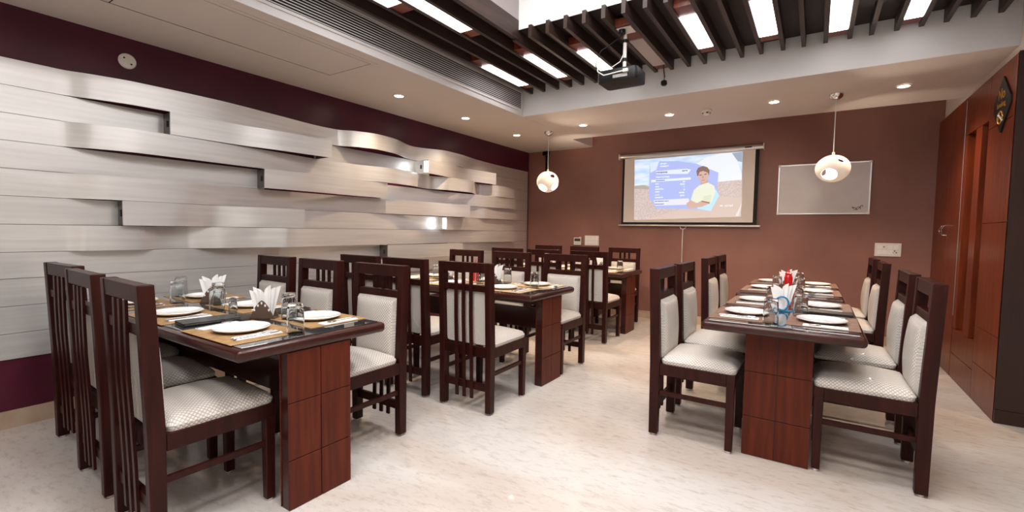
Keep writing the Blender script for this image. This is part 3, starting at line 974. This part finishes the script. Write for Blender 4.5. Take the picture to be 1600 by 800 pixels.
MB().tube(ring, .005, 6).build('ring_emblem', M['gold'], t, smooth=True)
MB().tube([(-.0145, -.045, -.115), (-.0145, .04, -.065)], .006, 6).build('cigarette_emblem', M['paper'], t, smooth=True)

# ------------------------------------------------------------------ chairs
def cushion(hx, hy, z0, h, r, n=10, crown=.0):
    """soft pad: rounded rectangle in x/y with a domed top"""
    b = MB()
    nx = ny = 2*n
    vs, fs = [], []
    def pt(i, j):
        u, v = -1+2*i/nx, -1+2*j/ny
        x, y = u*hx, v*hy
        # round the corners in plan
        ex, ey = max(abs(x)-(hx-r), 0), max(abs(y)-(hy-r), 0)
        L_ = math.hypot(ex, ey)
        if L_ > r:
            k = r/L_
            x = math.copysign((hx-r)+ex*k, x)
            y = math.copysign((hy-r)+ey*k, y)
        dd = min(hx-abs(u*hx), hy-abs(v*hy))
        e = 1-max(0, 1-dd/(h*1.1))**2
        z = z0 + h*(.42+.58*math.sqrt(max(e, 0))) + crown*(1-u*u)*(1-v*v)
        return x, y, z
    for j in range(ny+1):
        for i in range(nx+1):
            vs.append(pt(i, j))
    W = nx+1
    for j in range(ny):
        for i in range(nx):
            fs.append((j*W+i, j*W+i+1, (j+1)*W+i+1, (j+1)*W+i))
    rim = [j for j in range(W)]+[j*W+nx for j in range(1, ny+1)]+[ny*W+i for i in range(nx-1, -1, -1)]+[j*W for j in range(ny-1, 0, -1)]
    o = len(vs)
    for k in rim:
        x, y, z = vs[k]
        vs.append((x*.985, y*.985, z0))
    m = len(rim)
    for k in range(m):
        fs.append((rim[k], o+k, o+(k+1) % m, rim[(k+1) % m]))
    fs.append(tuple(o+k for k in range(m)))
    b.add(vs, fs)
    # arc-length coordinates over the pad so the lattice keeps its size on the sides
    P_ = [Vector(v) for v in vs]
    q = [[0, 0, 0] for _ in vs]
    for j in range(ny+1):
        for d_ in (1, -1):
            acc = 0
            for i in (range(n+1, nx+1) if d_ > 0 else range(n-1, -1, -1)):
                acc += (P_[j*W+i]-P_[j*W+i-d_]).length
                q[j*W+i][0] = d_*acc
    for i in range(nx+1):
        for d_ in (1, -1):
            acc = 0
            for j in (range(n+1, ny+1) if d_ > 0 else range(n-1, -1, -1)):
                acc += (P_[j*W+i]-P_[(j-d_)*W+i]).length
                q[j*W+i][1] = d_*acc
    for k in range(m):
        a_ = q[rim[k]]
        ii, jj = rim[k] % W, rim[k]//W
        q[o+k] = [a_[0]+(.02 if ii == nx else -.02 if ii == 0 else 0), a_[1]+(.02 if jj == ny else -.02 if jj == 0 else 0), 0]
    b.quilt = q
    return b
def add_quilt(o, b):
    at = o.data.attributes.new('quilt', 'FLOAT_VECTOR', 'POINT')
    at.data.foreach_set('vector', [c_ for p_ in b.quilt for c_ in p_])

RK = .022     # how far the back leans at the top
def lean(z):
    return -RK*max(0, (z-.46)/.57)
def make_chair():
    t = thing('dining_chair', 'dark wood chair', 'chair')
    W = 'chair_wood'
    for s_ in (-1, 1):
        MB().bar([(s_*.2, 0, .012, .0225, .026), (s_*.2, 0, .46, .0225, .03), (s_*.2, lean(.75), .75, .0225, .028), (s_*.2, lean(1.03), 1.03, .0225, .027)]).build('rear_leg', M[W], t, bevel=.004)
    for s_ in (-1, 1):
        MB().bar([(s_*.198, .425, .012, .019, .019), (s_*.198, .425, .40, .022, .022)]).build('front_leg', M[W], t, bevel=.003)
    for s_ in (-1, 1):
        for y in (0, .425):
            MB().lathe([(.012, 0), (.015, .004), (.015, .012)], 10, (s_*.199, y, 0)).build('glide', M['white_plastic'], t)
    def rail(z0, z1, hy, name, dy=0):
        b = MB()
        x = .1776
        y0, y1 = lean(z0)+dy, lean(z1)+dy
        b.bar([(0, y0, z0, x, hy), (0, y1, z1, x, hy)])
        return b.build(name, M[W], t, bevel=.003)
    rail(.962, 1.029, .024, 'top_rail')
    rail(.835, .878, .020, 'middle_rail')
    rail(.155, .205, .012, 'lower_rail', -.004)
    for x in (-.064, 0, .064):
        zs = [.095, .30, .47, .65, .80, .90, .962]
        MB().bar([(x, lean(z)-.0225-(.010*math.sin(PI*min(1, max(0, (z-.2)/.75)))), z, .0125, .0055) for z in zs]).build('slat', M[W], t)
    f = MB()
    f.box(-.2215, -.180, .031, .4025, .385, .452).box(.180, .2215, .031, .4025, .385, .452)
    f.box(-.1799, .1799, .41, .448, .385, .452).box(-.1774, .1774, -.012, .022, .385, .452)
    f.box(-.2215, -.180, .403, .448, .4003, .452).box(.180, .2215, .403, .448, .4003, .452)
    f.build('seat_frame', M[W], t, bevel=.002)
    s = cushion(.214, .2095, .4525, .050, .03, crown=.036)
    s.xform(Matrix.Translation((0, .2415, 0)))
    add_quilt(s.build('seat', M['seat'], t, smooth=True), s)
    b = cushion(.1765, .184, 0, .046, .014, crown=.026)
    b.xform(Matrix.Translation((0, -.006, .65)) @ Matrix.Rotation(math.radians(2.2), 4, 'X') @ Matrix.Rotation(PI/2, 4, 'X') @ Matrix.Scale(-1, 4, (0, 0, 1)))
    add_quilt(b.build('backrest', M['seat'], t, smooth=True), b)
    for s_ in (-1, 1):
        MB().box(s_*.199-.009, s_*.199+.009, .0262, .4055, .255, .282).build('stretcher', M[W], t, bevel=.002)
    return t
TN = {'T1': 'front-left table', 'T2': 'middle-left table', 'T3': 'rear-left table', 'R1': 'near-right table', 'R2': 'far-right table'}
ORD = ['first', 'second', 'third']
proto = make_chair()
first = [True]
def place_chair(x, y, rz, label, group):
    o = proto if first[0] else copy_tree(proto)
    first[0] = False
    o.location = (x, y, 0)
    o.rotation_euler = (0, 0, rz)
    tag(o, label, 'chair', group)
R = math.radians
CH = {
 ('T1', 'camera side'): [(-2.26, .700, R(-2)), (-2.86, .725, R(-2)), (-3.45, .785, R(2))],
 ('T1', 'far side'): [(-2.255, 1.93, PI), (-2.87, 1.93, PI), (-3.44, 1.94, PI)],
 ('T2', 'camera side'): [(-1.995, 2.485, R(1)), (-2.585, 2.49, 0), (-3.115, 2.50, 0)],
 ('T2', 'far side'): [(-2.0, 3.965, PI), (-2.615, 3.965, PI), (-3.215, 3.965, PI)],
 ('T3', 'camera side'): [(-2.12, 4.83, 0), (-2.705, 4.83, 0), (-3.225, 4.83, 0)],
 ('T3', 'far side'): [(-2.23, 6.25, PI), (-2.835, 6.25, PI), (-3.44, 6.25, PI)],
 ('R', 'left side'): [(-.79, 3.04, -PI/2), (-.79, 3.62, -PI/2), (-.79, 4.56, -PI/2), (-.79, 5.14, -PI/2)],
 ('R', 'right side'): [(.476, 3.10, PI/2), (.476, 3.76, PI/2), (.468, 4.95, PI/2), (.468, 5.70, PI/2)],
}
for (tb, side), lst in CH.items():
    for i, (x, y, rz) in enumerate(lst):
        if tb == 'R':
            lab = 'dark wood chair with cream pads, %s from camera, %s of right tables' % (['first', 'second', 'third', 'fourth'][i], side)
            place_chair(x, y, rz, lab, 'dining chairs along the right tables')
        else:
            lab = 'dark wood chair with cream pads, %s from the aisle, %s of %s' % (ORD[i], side, TN[tb])
            place_chair(x, y, rz, lab, 'dining chairs at the left tables')

# ------------------------------------------------------------------ tables
ZTOP = .765
THK = .057
def make_table(key, cx, cy, length, rz, inset, far_inset, label):
    """long axis local x; +x end carries the visible leg"""
    t = thing('dining_table', label, 'table', (cx, cy, 0), rz, 'long dark dining tables')
    hl, hw = length/2, .375
    tb = MB().box(-hl, hl, -hw, hw, ZTOP-THK+.0005, ZTOP-.004).build('tabletop', M['table_wood'], t, bevel=.021, seg=4, smooth=True)
    MB().box(-hl+.03, hl-.03, -hw+.03, hw-.03, ZTOP-.0038, ZTOP).build('glass_sheet', M['tint_glass'], tb, bevel=.0012, seg=1)
    for s_, ins in ((1, inset), (-1, far_inset)):
        x = s_*(hl-ins)
        th, hy = .066, .161
        xo, xi = x, x-s_*th
        lg = MB().box(min(xo-s_*.006, xi+s_*.006), max(xo-s_*.006, xi+s_*.006), -hy+.004, hy-.004, 0, ZTOP-THK).build('leg', M['table_wood'], t)
        for zz0, zz1 in ((.004, .222), (.226, .478), (.482, ZTOP-THK-.001)):
            for y0, y1 in ((-hy, -.002), (.002, hy)):
                for xs in (xo, xi+s_*.006):
                    MB().box(min(xs, xs-s_*.006), max(xs, xs-s_*.006), y0, y1, zz0, zz1).build('panel', M['veneer'], lg, bevel=.001, seg=1)
    x0, x1 = -(hl-far_inset)+.067, (hl-inset)-.067
    MB().box(x0, x1, -.02, .02, .43, .60).build('stretcher', M['table_wood'], t, bevel=.003)
    MB().box(x0, x1, -.13, -.105, ZTOP-.115, ZTOP-THK).build('apron', M['table_wood'], t)
    MB().box(x0, x1, .105, .13, ZTOP-.115, ZTOP-THK).build('apron', M['table_wood'], t)
    return t
make_table('T1', -2.8975, 1.275, 2.065, 0, .015, .02, 'long dark wood table set for six, nearest the camera by the silver wall')
make_table('T2', -2.735, 3.345, 1.94, 0, .02, .02, 'long dark wood table set for six, middle of the left three')
make_table('T3', -2.875, 5.61, 2.0, 0, .02, .02, 'long dark wood table set for six, farthest of the left three')
make_table('R1', -.142, 3.42, 1.36, -PI/2, .135, .01, 'dark wood table with veneered end leg, nearer of the two right tables')
make_table('R2', -.165, 4.985, 1.50, -PI/2, .02, .02, 'dark wood table behind the nearer right table, set for four')

# ------------------------------------------------------------------ tableware prototypes (meshes)
ME = {}
def mesh_of(key, mb, mat, **k):
    ME[key] = mb.mesh(key, M[mat], **k)
mesh_of('plate', MB().lathe([(0, .006), (.070, .006), (.082, .009), (.110, .017), (.119, .020), (.120, .018), (.112, .012), (.078, .002), (.070, 0), (0, 0)], 40), 'white_gloss', smooth=True)
gl = [(.0385, 0), (.0375, .06), (.0345, .120), (.0335, .132), (.031, .136), (0, .136), (0, .118), (.027, .117), (.0305, .112), (.0345, .06), (.0358, 0)]
mesh_of('glass', MB().lathe(gl, 28, close=False), 'glass', smooth=True)
sg_ = [(.022, 0), (.0215, .05), (.019, .066), (.012, .070), (0, .070), (0, .062), (.014, .060), (.0185, .05), (.019, .004), (0, .004)]
def fork():
    b = MB()
    b.prism([(-.004, 0), (.004, 0), (.003, .11), (-.003, .11)], 0, .0025)
    b.prism([(-.003, .11), (.003, .11), (.012, .125), (.012, .145), (-.012, .145), (-.012, .125)], .001, .0035)
    for x in (-.0105, -.0035, .0035, .0105):
        b.prism([(x-.0015, .145), (x+.0015, .145), (x+.001, .185), (x-.001, .185)], .0015, .0035)
    return b
def knife():
    b = MB()
    b.prism([(-.006, 0), (.006, 0), (.006, .09), (-.006, .09)], 0, .004)
    b.prism([(-.006, .09), (.007, .09), (.009, .15), (.004, .195), (-.006, .205)], .001, .003)
    return b
def spoon():
    b = MB()
    b.prism([(-.004, 0), (.004, 0), (.003, .12), (-.003, .12)], 0, .0025)
    b.prism([(.016*math.sin(a)*1.0, .147+.028*math.cos(a)) for a in [2*PI*k/14 for k in range(14)]], .001, .0045)
    return b
mesh_of('fork', fork(), 'steel', bevel=.0006, seg=1)
mesh_of('knife', knife(), 'steel', bevel=.0006, seg=1)
mesh_of('spoon', spoon(), 'steel', bevel=.0008, seg=1)
nb = MB()
nb.box(-.030, .030, -.10, .10, 0, .003).box(-.0295, .026, -.098, .097, .0031, .006)
mesh_of('napkin', nb, 'paper', bevel=.001, seg=1)
for k in ('mat_tan', 'mat_pale', 'mat_brown'):
    ME[k] = MB().box(-.23, .23, -.165, .165, 0, .0025).mesh(k, M[k], bevel=.001, seg=1)
def inst(name, key, loc, rz, label, cat, group, rx=0):
    o = bpy.data.objects.new(name, ME[key])
    COL.objects.link(o)
    o.location = loc
    o.rotation_euler = (rx, 0, rz)
    return tag(o, label, cat, group)

ZM = ZTOP + .0003
def setting(px, py, rz, where, matkey, tkey, cutlery=True, jit=0):
    """place setting; diner sits towards local -y"""
    cs, sn = math.cos(rz), math.sin(rz)
    def wp(x, y, z):
        return (px+cs*x-sn*y, py+sn*x+cs*y, z)
    j = lambda a: random.uniform(-a, a)
    T_ = TN[tkey]
    inst('placemat', matkey, wp(.01, 0, ZM), rz+j(.02), 'woven placemat at the %s, %s' % (where, T_), 'placemat', 'woven placemats')
    inst('dinner_plate', 'plate', wp(-.02+j(.01), .005, ZM+.0027), rz, 'round white plate at the %s, %s' % (where, T_), 'plate', 'white dinner plates')
    n1, n2 = j(.16), j(.16)
    inst('folded_napkin', 'napkin', wp(.155, -.01, ZM+.0027), rz+n1, 'folded napkin right of plate, %s, %s' % (where, T_), 'napkin', 'folded white napkins')
    inst('folded_napkin', 'napkin', wp(-.182, -.01, ZM+.0027), rz+n2, 'folded napkin left of plate, %s, %s' % (where, T_), 'napkin', 'folded white napkins')
    if cutlery:
        zc_ = ZM+.0092
        inst('fork', 'fork', wp(.143, -.115, zc_), rz+n1+.05, 'steel fork on right napkin, %s, %s' % (where, T_), 'fork', 'steel cutlery')
        inst('knife', 'knife', wp(.170, -.120, zc_), rz+n1, 'steel knife on right napkin, %s, %s' % (where, T_), 'knife', 'steel cutlery')
        inst('spoon', 'spoon', wp(-.182, -.110, zc_), rz+n2+.06, 'steel spoon on left napkin, %s, %s' % (where, T_), 'spoon', 'steel cutlery')
def place_row(tkey, near, far, yn, yf, matkey, cutlery=True):
    for i, x in enumerate(near):
        setting(x, yn, 0, '%s camera-side place from the aisle' % ORD[i], matkey, tkey, cutlery)
    for i, x in enumerate(far):
        setting(x, yf, PI, '%s far-side place from the aisle' % ORD[i], matkey, tkey, cutlery)
place_row('T1', (-2.20, -2.87, -3.47), (-2.22, -2.86, -3.46), 1.085, 1.475, 'mat_tan')
place_row('T2', (-2.13, -2.68, -3.25), (-2.06, -2.66, -3.25), 3.155, 3.545, 'mat_pale')
place_row('T3', (-2.22, -2.80, -3.38), (-2.18, -2.80, -3.40), 5.42, 5.80, 'mat_pale', False)
for tk, ys in (('R1', (3.09, 3.74)), ('R2', (4.66, 5.34))):
    for i, y in enumerate(ys):
        w_ = 'nearer' if i == 0 else 'farther'
        cx = -.142 if tk == 'R1' else -.165
        setting(cx-.195, y, -PI/2, '%s left place' % w_, 'mat_brown', tk)
        setting(cx+.195, y, PI/2, '%s right place' % w_, 'mat_brown', tk)

# tumblers upside down
GL = [('T1', -1.965, 1.205, 'at the aisle end'), ('T1', -2.30, 1.375, 'between the aisle holder and the far plates'), ('T1', -2.86, 1.275, 'in the middle, left of the black folder'), ('T1', -3.05, 1.37, 'in the middle behind another tumbler'),
      ('T1', -3.30, 1.245, 'towards the wall, nearer one'), ('T1', -3.62, 1.39, 'towards the wall, farther one'),
      ('T2', -1.965, 3.35, 'at the aisle end'), ('T2', -2.36, 3.53, 'right of the napkin holder'), ('T2', -2.50, 3.28, 'left of the napkin holder'), ('T2', -3.08, 3.36, 'towards the silver wall'), ('T2', -2.80, 3.36, 'near the red bottle'),
      ('T3', -1.97, 5.40, 'at the aisle end'), ('T3', -2.5, 5.62, 'near the middle'),
      ('R1', -.185, 2.86, 'at the front left edge'), ('R1', -.055, 3.22, 'nearest the right front plate'), ('R1', -.085, 3.62, 'behind the right front tumbler'), ('R1', -.225, 3.54, 'left of the blue napkin holder'),
      ('R2', -.09, 4.45, 'front right'), ('R2', -.255, 4.50, 'front left'), ('R2', -.11, 5.05, 'behind the red bottle')]
for tk, x, y, s_ in GL:
    inst('tumbler', 'glass', (x, y, ZM+(.003 if tk[0] == 'T' else 0)), random.uniform(0, 6), 'clear tumbler turned upside down %s, %s' % (s_, TN[tk]), 'glass', 'upturned glass tumblers')

# salt shaker, napkin holders, bottles, folders
def shaker(x, y, where):
    t = thing('salt_shaker', 'small clear salt shaker with steel cap, ' + where, 'shaker', (x, y, ZM))
    MB().lathe(sg_, 20).build('jar', M['glass'], t, smooth=True)
    MB().lathe([(.0195, .062), (.0195, .078), (.012, .084), (0, .085)], 18).build('cap', M['steel'], t, smooth=True)
shaker(-2.73, 1.30, 'front-left table centre')
shaker(-2.60, 3.42, 'middle-left table centre')

def holder(x, y, rz, tkey, where, blue=False):
    T_ = TN[tkey]
    t = thing('napkin_holder', '%s napkin holder %s on the %s' % ('clear blue round-ended' if blue else 'brown triangular', where, T_), 'napkin holder', (x, y, ZM), rz, 'table napkin holders')
    mt = M['blue_plastic'] if blue else M['brown_holder']
    MB().box(-.065, .065, -.028, .028, 0, .008).build('base', mt, t, bevel=.002)
    for s_ in (-1, 1):
        yo = s_*.026
        pts = []
        if blue:
            pts = [(.036*math.cos(a), .052+.042*math.sin(a)) for a in [2*PI*k/24 for k in range(24)]]
            ringp = [(px, yo, pz) for px, pz in pts]+[(pts[0][0], yo, pts[0][1])]
            MB().tube(ringp, .0055, 8).build('ring', mt, t, smooth=True)
        else:
            for k in range(13):
                q = -1+2*k/12
                pts.append((q*.062, .008+.092*(1-abs(q)**1.5)))
            poly = [(-.062, .006)]+pts[1:-1]+[(.062, .006)]
            n_ = len(poly)
            MB().add([(a, yo-.003, b) for a, b in poly]+[(a, yo+.003, b) for a, b in poly], [tuple(range(n_)), tuple(range(n_, 2*n_))]+[(k, (k+1) % n_, n_+(k+1) % n_, n_+k) for k in range(n_)]).build('side_plate', mt, t)
            for k in range(5):
                q = -.6+.3*k
                bb = MB().box(-.004, .004, -.0036, .0036, -.006, .006).build('cutout', M['dark_hole' if s_ > 0 else 'paper'], t)
                bb.location = (q*.062, yo, .008+.078*(1-abs(q)**1.5))
    for k in range(6):
        an = (-15, -10, -5, 5, 11, 17)[k]
        dy = -.0205+.0082*k
        hh = (.150, .162, .150, .168, .160, .172)[k]
        vs, fs = [], []
        nn = 6
        for i in range(nn+1):
            z = hh*i/nn
            wv = .021*(1-.30*(i/nn))
            cu = 0
            tip = .026 if i == nn else 0
            vs += [(-wv, cu, z-(tip if k >= 3 else 0)), (0, cu+.003, z-tip*.35), (wv, cu, z-(tip if k < 3 else 0))]
        for i in range(nn):
            a = 3*i
            fs += [(a, a+1, a+4, a+3), (a+1, a+2, a+5, a+4)]
        m = MB().add(vs, fs)
        m.xform(Matrix.Rotation(R(an), 4, 'Y'))
        o = m.build('paper_napkin', M['paper'], None, smooth=False)
        sm = o.modifiers.new('fold', 'SOLIDIFY')
        sm.thickness = .0012
        o.location = t.matrix_basis @ Vector((math.sin(R(an))*.05, dy, .012))
        o.rotation_euler = (0, 0, rz)
        tag(o, 'white paper napkin fanned in the holder %s on the %s' % (where, T_), 'paper napkin', 'paper napkins in the holder %s, %s' % (where, T_))
holder(-2.42, 1.31, R(35), 'T1', 'near the aisle')
holder(-3.20, 1.40, R(60), 'T1', 'towards the wall')
holder(-2.43, 3.42, R(15), 'T2', 'near the aisle')
holder(-2.96, 3.37, R(25), 'T2', 'towards the wall')
holder(-2.30, 5.62, R(20), 'T3', 'near the aisle')
holder(-3.05, 5.62, R(20), 'T3', 'towards the wall')
holder(-.16, 3.37, R(5), 'R1', 'at the centre', True)
holder(-.195, 4.80, R(5), 'R2', 'behind the red bottle')

def bottle(x, y, where):
    t = thing('ketchup_bottle', 'red plastic squeeze bottle with pointed nozzle, ' + where, 'bottle', (x, y, ZM))
    MB().lathe([(0, 0), (.028, 0), (.031, .006), (.031, .12), (.027, .14), (.021, .148)], 24).build('body', M['red_plastic'], t, smooth=True)
    MB().lathe([(.025, .146), (.025, .162), (.014, .168), (.007, .18), (.003, .212), (0, .213)], 20).build('nozzle', M['red_plastic'], t, smooth=True)
bottle(-.175, 4.52, 'far-right table')
bottle(-2.66, 3.44, 'middle-left table')

def folder(x, y, rz, where):
    t = thing('bill_folder', 'black leather bill folder lying ' + where, 'folder', (x, y, ZM+.003), rz)
    MB().box(-.065, .065, -.125, .125, 0, .005).build('lower_cover', M['black_leather'], t, bevel=.0015)
    MB().box(-.062, .06, -.118, .118, .0052, .0085).build('leaves', M['paper'], t)
    MB().box(-.065, .065, -.125, .125, .0087, .0135).build('upper_cover', M['black_leather'], t, bevel=.0015)
    MB().box(-.069, -.0652, -.125, .125, 0, .0135).build('spine', M['black_leather'], t)
folder(-2.545, 1.095, R(-6), 'between plates on the camera side of the front-left table')
folder(-2.52, 1.475, R(-4), 'between plates on the far side of the front-left table')
folder(.085, 3.41, R(86), 'between the right plates of the near-right table')
